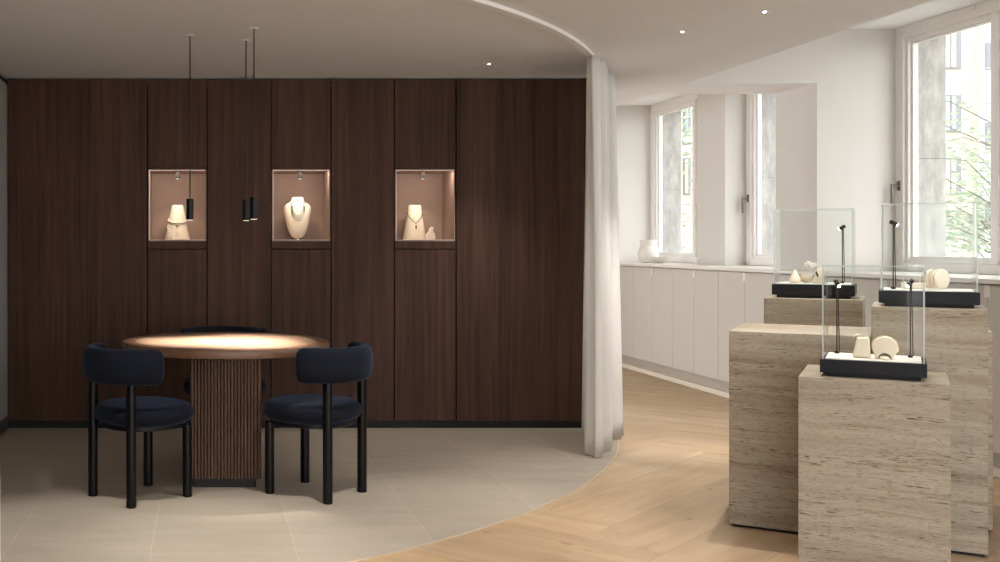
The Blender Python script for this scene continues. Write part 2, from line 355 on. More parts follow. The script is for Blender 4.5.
# ---- floor: oak herringbone with a stone segment let in
def herringbone():
    bm = bmesh.new(); uvl = bm.loops.layers.uv.new('UVMap'); pl = bm.faces.layers.float.new('plank')
    w, Lg, g = .34, 1.70, .0006
    c, s = math.cos(PI/4), math.sin(PI/4)
    ox, oy = 1.9, 4.9
    def add(x0,x1,y0,y1,hor):
        mx, my = (x0+x1)/2, (y0+y1)/2
        X, Y = ox+mx*c-my*s, oy+mx*s+my*c
        if not (XLL-1 < X < 5.6 and YR-1 < Y < YEND+1): return
        P = []
        for x, y in ((x0+g,y0+g),(x1-g,y0+g),(x1-g,y1-g),(x0+g,y1-g)):
            P.append(bm.verts.new((ox+x*c-y*s, oy+x*s+y*c, -.003)))
        f = bm.faces.new(P); f[pl] = R_.random()
        uvs = [(0,0),(Lg,0),(Lg,w),(0,w)] if hor else [(0,0),(0,w),(Lg,w),(Lg,0)]
        for l, u in zip(f.loops, uvs): l[uvl].uv = u
    for i in range(-60,61):
        for j in range(-12,13):
            bx, by = i*w+j*Lg, i*w-j*Lg
            add(bx,bx+Lg,by,by+w,True); add(bx+Lg,bx+Lg+w,by+w-Lg,by+w,False)
    me = bpy.data.meshes.new('floor'); 
    # joint bed under the boards
    f = bm.faces.new([bm.verts.new(p) for p in ((-5.5,-4.5,-.0045),(5.8,-4.5,-.0045),(5.8,13,-.0045),(-5.5,13,-.0045))]); f.material_index = 1
    bm.to_mesh(me); bm.free(); me.materials.append(M_oak); me.materials.append(M_gap)
    o = bpy.data.objects.new('floor', me); link(o); o['kind'] = 'structure'; return o
herringbone()
b = MB(); b.box(XLL-1, 5.35, YR-1, YEND+1, -.25, -.006); struct('floor_slab', b, M_toe)
a0 = math.atan2(YW-CY, math.sqrt(CR*CR-(YW-CY)**2)); a1 = math.atan2(-math.sqrt(CR*CR-(XL-CX)**2), XL-CX)
def arc(r, n=96, t0=a0, t1=a1): return [(CX+r*math.cos(t0+(t1-t0)*k/n), CY+r*math.sin(t0+(t1-t0)*k/n)) for k in range(n+1)]
b = MB(); pts = arc(CR); b.prism(pts+[(XL,YW+.1),(pts[0][0],YW+.1)], -.0045, .0, axis='z'); struct('floor_stone', b, M_limestone)
b = MB(); b.prism(arc(CR+.004)+arc(CR-.004)[::-1], -.004, .0012, axis='z'); struct('trim_floor', b, plain('brass_strip', srgb(214,200,176), .4, .4))

# ---- ceilings
b = MB(); b.box(XLL-.2, XE, YR-.2, YEND+.2, ZC, ZC+.6); struct('ceiling', b, M_ceil)
b = MB(); b.box(XE+.002, 5.32, YR-.2, YEND+.2, ZH, ZH+.4); struct('ceiling_window_bay', b, M_ceil)
b = MB(); b.box(XE+.001, XP, 7.64, 8.19, ZC, ZH); 
for f in b.bm.faces:
    f.normal_update(); f.material_index = 1 if f.normal.z < -.5 else 0
struct('wall_bulkhead', b, [M_wall, M_ceil])

# ---- window wall
def pier(name, y0, y1, xf): b = MB(); b.box(xf, 5.3, y0, y1, 0 if name == 'wall_far' else 1.089, ZH); return struct(name, b, M_wall)
pier('wall_pier', 7.64, 8.19, XP); pier('wall_pier', 9.75, 10.30, 4.76)
pier('wall_far', 11.84, 12.1, 2.0)
for y in (5.3, 3.2, 1.1, -1.0): pier('wall_pier', y, y+.5, XP)
b = MB(); b.box(XG-.02, 5.26, YR, 12, 0, 1.05); struct('wall_right', b, M_wall)
# outer stone jambs (the outside leaf of the wall)
for k,(y0,y1) in enumerate(((7.56,8.27),(9.67,10.38),(11.76,12.3),(5.1,5.88),(3.1,3.8))):
    b = MB(); b.box(5.06, 5.26, y0, y1, .8, 1.8885, .002); b.box(5.06, 5.26, y0, y1, 1.8905, 3.1, .002); struct('wall_outer_jamb', b, M_stonejamb)
b = MB(); b.box(5.06, 5.27, YR, 12.3, 2.80, 3.3); struct('wall_outer_lintel', b, M_stonejamb)
b = MB(); b.box(5.02, 5.34, YR, 12.3, 1.02, 1.10, .005); struct('trim_outer_sill', b, M_stonejamb)

def window(n, y0, y1, mull=None, handle=True):
    """frame in the plane XG, from y0 (near) to y1 (far jamb)"""
    f = MB(); x0, x1 = XG-.03, XG+.05; z0, z1 = 1.09, ZH; t = .085
    f.box(x0,x1,y1-t,y1,z0,z1,.004); f.box(x0,x1,y0,y0+t,z0,z1,.004)
    f.box(x0,x1,y0+t,y1-t,z1-t,z1,.004); f.box(x0,x1,y0+t,y1-t,z0,z0+.062,.004)
    w = f.obj('window_%d'%n, M_frame, None, 'structure')
    spans = [(y0+t, y1-t)]
    if mull: spans = [(y0+t, mull-.03), (mull+.03, y1-t)]
    if mull:
        g = MB(); g.box(x0,x1,mull-.03,mull+.03,z0+.062,z1-t,.003); g.obj('mullion', M_frame, w)
    for (a,c) in spans:
        s = MB(); q = .028; X0, X1 = XG-.01, XG+.06
        za, zb = z0+.062, z1-t
        for (A,B,Cc,D) in ((a,a+q,za,zb),(c-q,c,za,zb),(a+q,c-q,za,za+q),(a+q,c-q,zb-q,zb)):
            s.box(X0,X1,A,B,Cc,D,.003)
        q2 = .045; X0, X1 = XG+.012, XG+.05
        for (A,B,Cc,D) in ((a+q,a+q2,za+q,zb-q),(c-q2,c-q,za+q,zb-q),(a+q2,c-q2,za+q,za+q2),(a+q2,c-q2,zb-q2,zb-q)):
            s.box(X0,X1,A,B,Cc,D,.002)
        so = s.obj('sash', M_frame, w)
        p = MB(); p.box(XG+.028, XG+.034, a+q2-.004, c-q2+.004, za+q2-.004, zb-q2+.004); p.obj('pane', M_glass, so)
    if handle:
        h = MB(); zh = 1.70; yh = y1-.045; xr = x0
        h.box(xr-.008, xr, yh-.016, yh+.016, zh-.035, zh+.035, .004)
        rot = Matrix.Translation((xr, yh, zh)) @ Matrix.Rotation(-PI/2, 4, 'Y')
        h.lathe([(.009,0),(.009,.052),(.007,.055)], 16, rot=rot)
        h.box(xr-.058, xr-.044, yh-.009, yh+.009, zh-.135, zh+.012, .005)
        h.obj('window_handle', M_steel, w)
    return w
w1 = window(1, 5.8, 7.64, 6.68); window(2, 8.19, 9.75, 8.93); window(3, 10.3, 11.84, 10.79, False)
window(4, 3.7, 5.3, 4.5); window(5, 1.6, 3.2, 2.4); window(6, -.5, 1.1, .3)
g = MB(); g.lathe([(.0,-.004),(.016,-.003),(.016,.003),(.0,.004)], 16, (0,0,0), sx=1.0, sy=1.5, rot=Matrix.Translation((XG-.034, 6.86, ZH-.022)) @ Matrix.Rotation(PI/2,4,'Y')); g.obj('window_catch', M_frame, w1)

# ---- cabinets and worktop along the windows
XC = 4.36
b = MB(); b.box(XC-.03, XG+.0, YR, YEND-.005, 1.062, 1.088, .003); wt = b.obj('worktop', M_top)
tag(rebase(wt), 'long pale stone worktop running below the windows on top of the fitted cabinets', 'worktop')
LAB = {0:'fitted greige cabinet nearest the far end wall, beside the curtain', 1:'fitted greige cabinet under the far window, right below the low white bowl',
       2:'fitted greige cabinet under the pier between the two far windows', 3:'fitted greige cabinet behind the left edge of the low travertine plinth'}
cab_y = [11.83-.0, 10.83, 9.94, 9.05, 8.16, 7.27, 6.38, 5.49, 4.6]
def cabinet(ya, yb, i, lab):
    """doors in the plane XC between yb (near) and ya (far)"""
    root = empty('base_cabinet', (XC, (ya+yb)/2, 0), 0, lab, 'cabinet', 'fitted cabinets under the windows')
    h = (ya-yb)/2-.001
    b = MB(); b.box(.022, .55, -h, h, .13, 1.058); b.obj('carcass', M_cab, root)
    for s in (-1, 1):
        d = MB(); lo, hi = (-h+.001, -.0015) if s < 0 else (.0015, h-.001)
        d.box(0, .02, lo, hi, .130, 1.052, .0018); do = d.obj('door', M_cab, root)
        p = MB(); pl, ph = (-.022,-.0015) if s < 0 else (.0015,.022)
        p.box(-.004, .0, pl, ph, .985, 1.052, .001); p.obj('finger_pull', M_top, do)
    k = MB(); k.box(.03, .05, -h, h, .045, .128); k.obj('toe_board', M_toe, root)
    return root
labs = ['greige fitted cabinet at the far end, its far door half hidden by the curtain',
        'greige two-door fitted cabinet below the low white bowl on the worktop',
        'greige two-door fitted cabinet below the pier between the far windows',
        'greige two-door fitted cabinet just left of the stone plinths, below the window handle',
        'greige fitted cabinet directly behind the rear travertine plinth',
        'greige fitted cabinet behind the tall right travertine plinth and its case',
        'greige fitted cabinet seen at the right edge beyond the travertine plinths',
        'greige fitted cabinet nearest the viewer, past the right edge of the plinths']
for i in range(7): cabinet(cab_y[i], cab_y[i+1], i, labs[i])
b = MB(); b.box(XC-.012, XC+.06, 5.5, YEND-.01, 0, .044, .003); struct('baseboard_right', b, M_skirt)

# ---- left wall, unseen light block at the rear
b = MB(); b.box(XL-.15, XL, 3.3, YW+.6, .0, ZC-.045); struct('wall_left', b, M_greywall)
b = MB(); b.box(XL-.15, XL-.02, 3.3, YW+.6, ZC-.045, ZC); struct('shadow_line_left', b, M_blackmat)  # black strip stands in for the shadow line under the ceiling
b = MB(); b.box(XL, XL+.012, 3.35, YW-.01, .0, .09, .002); struct('baseboard_left', b, plain('dark_skirting', srgb(70,66,64), .6))
b = MB(); b.box(XLL, XL, 3.3, 3.45, 0, ZC); struct('wall_left_return', b, M_wall)

b = MB(); b.box(XLL-.15, XLL, YR, 3.45, 0, ZC); struct('wall_left_far', b, M_wall)
b = MB(); b.box(XLL, -.9, YR-.15, YR, 0, ZC); struct('wall_light_block', b, M_wall)  # unseen partial wall, added to keep rear light off the pier faces
# ------------------------------------------------------------------ walnut wall with three niches
wall = MB(); XWR = 2.80
wall.box(XL, XWR, YW+.40, YW+.50, 0, ZC)
wall = wall.obj('wall_back', M_blackmat, None, 'structure')
K = .0069577
def px(x): return (x-205)*K
zt = ZC-.008; zb0 = .052
NZ0, NZ1 = 1.311, 1.798
def panel(x0, x1, z0, z1, y=YW, th=.03):
    g = .0012
    b = MB(); b.box(x0+g, x1-g, y, y+th, z0+g, z1-g, .0015)
    return b.obj('wood_panel', M_walnut, wall)
panel(XL+.004, px(147), zb0, zt)
panel(px(207.5), px(271), zb0, zt); panel(px(331.5), px(394), zb0, zt)
panel(px(456.5), XWR-.16, zb0, zt); panel(XWR-.16, XWR, zb0, zt)
b = MB(); b.box(XWR-.02, XWR, YW+.03, YW+.5, zb0, zt); b.obj('end_panel', M_walnut, wall)
b = MB(); b.box(XL, XWR-.02, YW+.022, YW+.05, 0, .052); struct('baseboard_back', b, M_blackmat)
niches = [(px(147.5), px(207)), (px(271.5), px(331)), (px(394.8), px(456))]
nlab = ['lit wall niche on the far left holding a cone bust and small earring stand', 'middle lit wall niche holding the wide necklace bust', 'lit wall niche nearest the curtain holding a cone bust with V pendant']
led_obs = []
for (x0,x1), lab in zip(niches, nlab):
    e = .016
    panel(x0, x1, NZ1+.012, zt, YW+.007); panel(x0, x1, zb0, NZ0-.065, YW+.007)
    panel(x0, x1, NZ0-.062, NZ0-.008, YW+.004)
    cx = (x0+x1)/2
    root = empty('display_niche', (cx, YW, NZ0), 0, lab, 'niche', 'lit display niches in the walnut wall')
    hw = (x1-x0)/2-e*.5; D = .375; H = NZ1-NZ0; t = .012
    s = MB()
    s.box(-hw-.004, -hw+.003, .012, D, -.006, H+.006); s.box(hw-.003, hw+.004, .012, D, -.006, H+.006)
    s.box(-hw, hw, .012, D, H, H+.008); s.box(-hw, hw, .012, D, -.008, 0); s.box(-hw-.004, hw+.004, D, D+.008, -.008, H+.008)
    s.obj('niche_liner', M_niche, root)
    l = MB(); y0, y1 = .012, .020   # led profile round the mouth of the niche
    q=.0026
    l.box(-hw+.003, hw-.003, y0, y1, H-q, H, 0); l.box(-hw+.003, hw-.003, y0, y1, 0.0005, q*.8, 0)
    l.box(-hw+.003, -hw+.003+q, y0, y1, .004, H-q, 0)
    l.obj('led_strip', M_led, root)
    g = MB(); g.box(-hw+.004, hw-.004, .022, .026, .004, H-.004); g.obj('glass_pane', M_nglass, root)
    sp = MB(); sp.cyl(0, .09, H-.055, H-.012, .017, 20); sp.cyl(0, .09, H-.014, H, .006, 12); so = sp.obj('spot_lamp', M_blackmat, root)
    fl = MB(); fl.cyl(0, .09, H-.0565, H-.0552, .011, 16, .0003); fl.obj('lamp_face', M_lampdim, so)
    ld = bpy.data.lights.new('niche_spot', 'SPOT'); ld.energy = 3.6; ld.color = (1,.82,.62); ld.spot_size = math.radians(72); ld.spot_blend = .5; ld.shadow_soft_size = .012
    lo = bpy.data.objects.new('niche_spot_light', ld); link(lo); lo.parent = so; lo.location = (0, .075, H-.062); lo.rotation_euler = (math.radians(26),0,0)
    ad = bpy.data.lights.new('niche_led', 'AREA'); ad.shape='RECTANGLE'; ad.size=.38; ad.size_y=.03; ad.energy=1.1; ad.color=(1,.80,.68)
    ao = bpy.data.objects.new('niche_led_light', ad); link(ao); ao.parent = root; ao.location=(0,.052,H-.004); ao.rotation_euler=(math.radians(20),0,0)

# ---- busts and little stands inside the niches
def bust_cone(name, label, cxx, w_top, w_bot, h, y=.20, flare=1.0):
    root = empty(name, (cxx, YW+y, NZ0+.001), 0, label, 'bust')
    b = MB()
    prof = []
    for k in range(22):
        t = k/21; r = w_bot/2*(1-t)+w_top/2*t + .016*math.sin(PI*min(1,t*1.2))*flare*(1-t)
        prof.append((r, h*t))
    prof = [(prof[0][0]-.004,0)]+[(prof[0][0],.004)]+prof[1:-1]+[(w_top/2,h-.004),(w_top/2-.004,h),(w_top/2-.008,h-.003),(0,h-.004)]
    b.lathe(prof, 40, sy=.72); b.obj('bust_form', M_cream2, root)
    return root, prof
def surf_r(prof, z):
    for (r0,z0),(r1,z1) in zip(prof, prof[1:]):
        if z0 <= z <= z1 and z1 > z0: return r0+(r1-r0)*(z-z0)/(z1-z0)
    return prof[0][0]
def necklace_on(root, prof, zfront, zback, rad, m, name='necklace', dip=1.0, n=40, v=False):
    P = []
    for k in range(n):
        a = 2*PI*k/n; f = (1-math.sin(a))/2   # front is -y
        ff = f**(1.6 if not v else 1.0)
        if v: ff = max(0, 1-abs(math.atan2(math.cos(a), -math.sin(a)))/1.35) ** 1.0
        z = zback+(zfront-zback)*ff
        r = surf_r(prof, z)+rad*.9
        P.append((r*math.cos(a), .72*r*math.sin(a), z))
    t = MB(); t.tube(P, rad, 8, True); return t.obj(name, m, root)
# niche 1
c1 = (niches[0][0]+niches[0][1])/2
r1, pf = bust_cone('cone_bust', 'cream cone-shaped neck bust with a thick white collar necklace in the far left niche', c1-.005, .080, .190, .252, .255, -.25)
nk = necklace_on(r1, pf, .122, .160, .006, M_pearl, 'collar_necklace')
t = MB(); t.lathe([(0,-.014),(.007,-.007),(.009,0),(.006,.008),(0,.012)],12,(0,-.062*.72-.0355,.098),sy=.6); t.obj('pendant', M_gold, nk)
root = empty('earring_stand', (c1-.062, YW+.115, NZ0+.001), 0, 'small cream hooked earring stand left of the collar necklace bust', 'jewellery stand')
b = MB(); b.lathe([(.022,0),(.024,.004),(.020,.03),(.012,.065),(.009,.08),(0,.083)], 24); b.obj('stem', M_cream, root)
b = MB(); b.tube([(.014*math.cos(a)+.003, 0, .092+.014*math.sin(a)) for a in [2*PI*k/20 for k in range(20)]], .0045, 8, True); b.obj('ring', M_pearl, root)
# niche 2 : shield bust
c2 = (niches[1][0]+niches[1][1])/2
root = empty('necklace_bust', (c2-.005, YW+.24, NZ0+.001), 0, 'wide cream shield-shaped necklace bust with three silver strands in the middle niche', 'bust')
b = MB(); b.cyl(0, .02, 0, .012, .03, 32); b.tube([(0,.02,.01),(0,.015,.05),(0,.01,.10)], .005, 10); b.obj('stand_foot', M_silver, root)
# shield: columns of superellipse sections
b = MB(); t = bmesh.new(); rings = []; nn = 36
secs = [(z_*1.14,a_,b_) for z_,a_,b_ in [(.010,.014,.012),(.014,.030,.020),(.024,.045,.028),(.045,.060,.036),(.075,.074,.042),(.110,.085,.046),(.145,.093,.049),(.180,.098,.050),(.204,.098,.048),(.220,.090,.044),(.230,.074,.040),(.239,.054,.036),(.251,.044,.034),(.264,.0425,.033),(.270,.039,.031)]]
for z,hx,hy in secs:
    ring = []
    for k in range(nn):
        a = 2*PI*k/nn; ca, sa = math.cos(a), math.sin(a)
        ring.append(t.verts.new((hx*math.copysign(abs(ca)**.85,ca), hy*math.copysign(abs(sa)**.85,sa)*(1 if sa<0 else .5)+(.012*(z/.30)), z)))
    rings.append(ring)
for A,B in zip(rings,rings[1:]):
    for k in range(nn): f=t.faces.new([A[k],A[(k+1)%nn],B[(k+1)%nn],B[k]]); f.smooth=True
t.faces.new(rings[0][::-1]); t.faces.new(rings[-1]); b._merge(t)
for v in b.bm.verts: pass
b.obj('bust_form', M_cream2, root)
def shield_y(x, z):
    for (z0,hx0,hy0),(z1,hx1,hy1) in zip(secs, secs[1:]):
        if z0 <= z <= z1:
            t_=(z-z0)/(z1-z0); hx=hx0+(hx1-hx0)*t_; hy=hy0+(hy1-hy0)*t_
            u=min(.98,abs(x)/hx)**(1/.85); return -hy*(math.sqrt(1-u*u))**.85+.012*(z/.27)
    return 0
for (wd, zl) in ((.040,.172),(.046,.156),(.052,.140)):
    P = []
    for k in range(31):
        a = PI*k/30; x = -wd*math.cos(a); z = .268-(.268-zl)*math.sin(a)**.8
        P.append((x, shield_y(x,z)-.0026, z))
    t = MB(); t.tube(P, .0024, 7); t.obj('necklace_strand', M_silver, root)
t = MB(); P=[(.042*math.cos(2*PI*k/32), .036*math.sin(2*PI*k/32)*.9+.011, .281) for k in range(32)]; t.tube(P,.0035,8,True); t.obj('collar_band', M_gold, root)
# niche 3
c3 = (niches[2][0]+niches[2][1])/2
r3, pf3 = bust_cone('cone_bust', 'cream tapered neck bust wearing a thin V-shaped pendant chain in the niche nearest the curtain', c3-.025, .088, .172, .252, .255, -.1)
nk = necklace_on(r3, pf3, .118, .195, .0022, M_onyx, 'pendant_chain', v=True, n=56)
t = MB(); t.lathe([(0,-.022),(.004,-.014),(.0055,0),(.003,.012),(0,.016)],12,(0,-(surf_r(pf3,.09)*.72+.004),.095)); t.obj('pendant', M_onyx, nk)
b = MB(); b.prism([(-.036,0),(.034,0),(.038,.02),(.030,.05),(.018,.066),(.026,.088),(.010,.094),(-.006,.080),(-.010,.060),(-.026,.045),(-.038,.02)], -.02, .02, .010, 4)
o = b.obj('earring_stand', M_cream); o.location = (c3+.062, YW+.14, NZ0+.0005); tag(o, 'small lumpy cream earring stand with a raised tip beside the V pendant bust', 'jewellery stand')

# ------------------------------------------------------------------ table
tx, ty = .117, 5.955
table = empty('round_table', (tx, ty, 0), 0, 'round walnut table with fluted pedestal, lit by the pendants', 'table')
TR = .578
b = MB(); b.lathe([(TR-.10,.698),(TR-.012,.698),(TR-.002,.702),(TR,.706),(TR,.738),(TR-.003,.7435),(TR-.008,.745),(TR-.075,.745),(TR-.075,.741),(0,.741)], 160, smooth=True)
b.lathe([(TR-.09,.690),(TR-.09,.699)], 96, smooth=True)
b.obj('table_top', M_walnut_t, table)
b = MB(); b.lathe([(TR-.0765,.7395),(TR-.0765,.7446),(TR-.0775,.7449),(0,.7449)], 160); b.obj('inlay', M_walnut_in, table)
pw, pd = .184, .275; pcx = -.009; pcy = -.085
b = MB()
out = []
nf = 24; step = 2*pw/nf
# fluted slab: half-round reeds around a rounded rectangle
def reed_path():
    P = []; r = .02
    x0,x1,y0,y1 = -pw, pw, -pd, pd
    per = []
    def seg(ax,ay,bx,by):
        L_ = math.hypot(bx-ax,by-ay); n = max(1, round(L_/.0178))
        for k in range(n): per.append((ax+(bx-ax)*(k+.5)/n, ay+(by-ay)*(k+.5)/n, (bx-ax)/L_, (by-ay)/L_, L_/n))
    seg(x0,y0,x1,y0); seg(x1,y0,x1,y1); seg(x1,y1,x0,y1); seg(x0,y1,x0,y0)
    out = []
    for mx,my,dx,dy,w in per:
        nx, ny = dy, -dx
        for t in (-.5,-.36,-.2,0,.2,.36):
            if t == -.5: q = -.009
            else: q = .004*math.sqrt(max(0,1-(t/.42)**2))
            out.append((mx+dx*t*w+nx*q+pcx, my+dy*t*w+ny*q+pcy))
    return out
b.prism(reed_path(), .05, .697, axis='z'); b.obj('fluted_pedestal', M_flute, table)
b = MB(); b.box(pcx-pw+.022, pcx+pw-.022, pcy-pd+.02, pcy+pd-.02, 0, .05, .002); b.obj('plinth_base', M_blackmat, table)

# ------------------------------------------------------------------ chairs
def make_chair():
    root = empty('upholstered_chair', (0,0,0))
    # seat cushion: rounded, slightly squared disc
    def disc(mb, rx, ry, cyy, prof, n=64, e=2.35, m=0):
        t = bmesh.new(); rings = []
        for s, z in prof:
            if s < 1e-4: rings.append([t.verts.new((0,cyy,z))]); continue
            ring = []
            for k in range(n):
                a = 2*PI*k/n; ca, sa = math.cos(a), math.sin(a)
                d = (abs(ca)**e+abs(sa)**e)**(-1/e)
                ring.append(t.verts.new((rx*s*ca*d, cyy+ry*s*sa*d, z)))
            rings.append(ring)
        for A,B in zip(rings,rings[1:]):
            for k in range(n):
                k2=(k+1)%n
                vs = [A[k],A[k2],B[0]] if len(B)==1 else ([A[0],B[k2],B[k]] if len(A)==1 else [A[k],A[k2],B[k2],B[k]])
                f=t.faces.new(vs); f.smooth=True
        if len(rings[0])>1: t.faces.new(rings[0][::-1])
        mb._merge(t)
    s = MB(); zc, hh = .430, .047
    prof = [(.80,zc-hh)]
    for k in range(1,15):
        a = -PI/2+PI*k/15
        prof.append((.80+.20*math.cos(a)**.9, zc+hh*math.sin(a)))
    prof += [(.78,zc+hh+.001),(.5,zc+hh+.005),(.2,zc+hh+.007),(0,zc+hh+.0075)]
    disc(s, .252, .240, .022, prof); s.obj('seat', M_navy, root)
    s = MB(); disc(s, .215, .205, .012, [(.97,.362),(1,.366),(1,.384),(.9,.386),(0,.386)]); s.obj('seat_frame', M_black, root)
    # backrest: padded band bent round the rear
    t = bmesh.new(); rings = []; n = 28; Ra = .252; span = math.radians(78); M = 44; zc = .682; hz = .087; hr = .042
    for i in range(M+1):
        u = -1+2*i/M
        ang = -PI/2+span*u
        # rounded ends
        d = (1-abs(u))*span*Ra; rnd = .045
        k_ = 1.0 if d > rnd else math.sqrt(max(0, 1-(1-d/rnd)**2))
        kk = .62+.38*k_ if d>0 else .62
        if i in (0,M): kk = .55
        ring = []
        for j in range(n):
            a = 2*PI*j/n; ca, sa = math.cos(a), math.sin(a); e=2.7
            dd = (abs(ca)**e+abs(sa)**e)**(-1/e)
            rr = Ra+hr*ca*dd*kk*(1.0); z = zc+hz*sa*dd*(.80+.20*k_ if i not in (0,M) else .74)
            ring.append(t.verts.new((rr*math.cos(ang), rr*math.sin(ang), z)))
        rings.append(ring)
    for A,B in zip(rings,rings[1:]):
        for j in range(n): f=t.faces.new([A[j],A[(j+1)%n],B[(j+1)%n],B[j]]); f.smooth=True
    for ring in (rings[0][::-1], rings[-1]):
        c = t.verts.new(sum((v.co for v in ring), Vector())/n)
        for j in range(n): f=t.faces.new([ring[j],ring[(j+1)%n],c]); f.smooth=True
    mb = MB(); mb._merge(t); mb.obj('backrest', M_navy, root, autosmooth=False)
    for sx in (-1,1):
        l = MB(); l.cyl(sx*.163, -.178, 0, .62, .0245, 28, .003); l.obj('leg', M_legblk, root)
        l = MB(); l.cyl(sx*.163, .176, 0, .372, .0245, 28, .003); l.obj('leg', M_legblk, root)
    return root
ch = make_chair()
spots = [(-.330, 5.420, -.862, 'navy velvet chair with black legs at the left front of the round table'),
         (.572, 5.500, .885, 'navy velvet chair with black legs at the right front of the round table'),
         (.118, 6.435, PI, 'navy velvet chair behind the round table, mostly hidden by the pedestal')]
for i,(x,y,a,lab) in enumerate(spots):
    c = ch if i == 0 else copy_tree(ch)
    c.location = (x,y,0); c.rotation_euler = (0,0,a); tag(c, lab, 'chair', 'navy chairs round the table')

# ------------------------------------------------------------------ pendants
def make_pendant():
    root = empty('pendant_lamp', (0,0,0))
    H = 0
    b = MB(); b.cyl(0,0,-.006,0,.024,28,.001); b.obj('canopy', M_ceil, root)
    b = MB(); b.tube([(0,0,-.004),(0,0,-.91)], .0035, 10); b.obj('cable', M_bronze, root)
    b = MB(); b.cyl(0,0,-1.022,-.905,.0205,32,.0015); sh = b.obj('shade', M_black, root)
    b = MB(); b.cyl(0,0,-1.0235,-1.0218,.017,28,.0004); b.obj('lamp_face', emit('pendant_face',(1,.85,.68,1),1.2), sh)
    ld = bpy.data.lights.new('pendant_spot','SPOT'); ld.energy = 125; ld.color = (1,.89,.80); ld.spot_size = math.radians(66); ld.spot_blend = 1.; ld.shadow_soft_size = .014
    lo = bpy.data.objects.new('pendant_spot_light', ld); link(lo); lo.parent = sh; lo.location = (0,0,-1.026)
    return root
pp = make_pendant()
for i,(x,y,lab) in enumerate([(-.083,5.89,'black cylinder pendant lamp hanging alone over the left side of the table'),
        (.232,6.03,'black cylinder pendant lamp of the close pair, the shorter and farther one'),
        (.262,5.70,'black cylinder pendant lamp of the close pair, the nearer one in front')]):
    p = pp if i == 0 else copy_tree(pp)
    p.location = (x,y,ZC); tag(p, lab, 'pendant lamp', 'cylinder pendants over the round table')

# ------------------------------------------------------------------ ceiling downlights
def downlight(x, y, z, label, energy, size, col=(1,.95,.90), tilt=(0,0), soft=.02, blend=.6):
    root = empty('downlight', (x,y,z), 0, label, 'downlight', 'recessed ceiling downlights')
    b = MB(); b.lathe([(.008,-.0005),(.028,-.0005),(.028,-.0012),(.026,-.0015),(.010,-.0015),(.008,-.0012)], 28); b.obj('trim_ring', M_ceil, root)
    b = MB(); b.cyl(0,0,-.0012,-.0005,.0078,24,.0002); b.obj('lamp_face', M_lamp, root)
    ld = bpy.data.lights.new('downlight_spot','SPOT'); ld.energy = energy; ld.color = col; ld.spot_size = math.radians(size); ld.spot_blend = blend; ld.shadow_soft_size = soft
    lo = bpy.data.objects.new('downlight_spot_light', ld); link(lo); lo.parent = root; lo.location = (0,0,-.01); lo.rotation_euler = (tilt[0],tilt[1],0)
    return root
D = [(1.822,6.83,'recessed ceiling downlight nearest the walnut wall',50,75),
     (2.60,5.80,'recessed ceiling downlight outside the curtain track, the farther of two',250,56),
     (2.784,5.30,'recessed ceiling downlight closest to the windows, above the plinths',95,80)]
for x,y,lab,e,s in D: downlight(x,y,ZC,lab,e,s, tilt=(.50,-.36) if 'farther' in lab else (0,0), blend=1. if 'farther' in lab else .6)
# downlights above the frame of the photograph, overhead of the table zone and plinths
for x,y,e,s in ((-.35,4.45,120,56),(.85,4.5,130,70),(2.2,4.4,25,80),(1.6,3.0,20,85),(3.0,4.2,25,80)):
    downlight(x,y,ZC,'recessed ceiling downlight above the picture, over the room\'s front half',e,s)

# ------------------------------------------------------------------ curtains and track
b = MB(); b.prism(arc(CR-.118)+arc(CR-.160)[::-1], ZC-.020, ZC-.0003, axis='z')
o = b.obj('curtain_track', plain('track_white', srgb(252,251,249), .5)); tag(o, 'white curved curtain track let into the ceiling', 'curtain track')
def curtain(name, t_start, t_end, label, wl=.115, amp=.055, end_turn=True, flare=1.0, r0=CR-.120, zb=.006, seed=1, lean=0.):
    """pleated sheet hung along the arc from angle t_start to t_end"""
    rr = random.Random(seed)
    L_ = abs(t_end-t_start)*r0; n = int(L_/.004); rows = 22; th = .004
    ph = [rr.uniform(-.25,.25) for _ in range(60)]; am = [rr.uniform(.75,1.2) for _ in range(60)]
    t = bmesh.new(); g = []
    for i in range(n+1):
        s = L_*i/n; col = []
        for j in range(rows+1):
            z = zb+(ZC-.024-zb)*j/rows; v = 1-j/rows
            w = int(s/wl); x = s/wl+ph[w]*0
            A = amp*am[w % 60]*(.80+.38*v*flare)*(.52+.72*min(1,s/.8))
            q = A*math.tanh(1.5*math.sin(2*PI*x+.25*math.sin(2.2*v+w)))/.9+.25*(A-amp*.5)
            sh = .012*math.sin(2.1*v*3+s*9)*v
            ang = t_start+(t_end-t_start)*(s/L_)
            ang += (math.copysign(1,t_end-t_start))*(sh*.6+.10*amp*math.sin(4*PI*x))/r0
            ang -= math.copysign(1,t_end-t_start)*lean*v*v*(1-s/L_)/r0
            R2 = r0+q
            col.append(t.verts.new((CX+R2*math.cos(ang), CY+R2*math.sin(ang), z)))
        g.append(col)
    for A,B in zip(g,g[1:]):
        for j in range(rows): f=t.faces.new([A[j],B[j],B[j+1],A[j+1]]); f.smooth=True
    mb = MB(); mb._merge(t)
    o = mb.obj(name, M_curtain, autosmooth=False)
    so = o.modifiers.new('cloth','SOLIDIFY'); so.thickness = .003
    tag(o, label, 'curtain'); return o
def ang_at(x, y): return math.atan2(y-CY, x-CX)
curtain('curtain', ang_at(2.345,6.36), ang_at(2.70,7.20), 'off-white pleated full-height curtain gathered at the right end of the walnut wall', wl=.115, amp=.074, seed=3)
curtain('curtain', ang_at(-.700,3.62), ang_at(-1.27,3.50), 'off-white curtain at the left edge, only a sliver of its hem showing', wl=.13, amp=.035, seed=5, lean=.024)

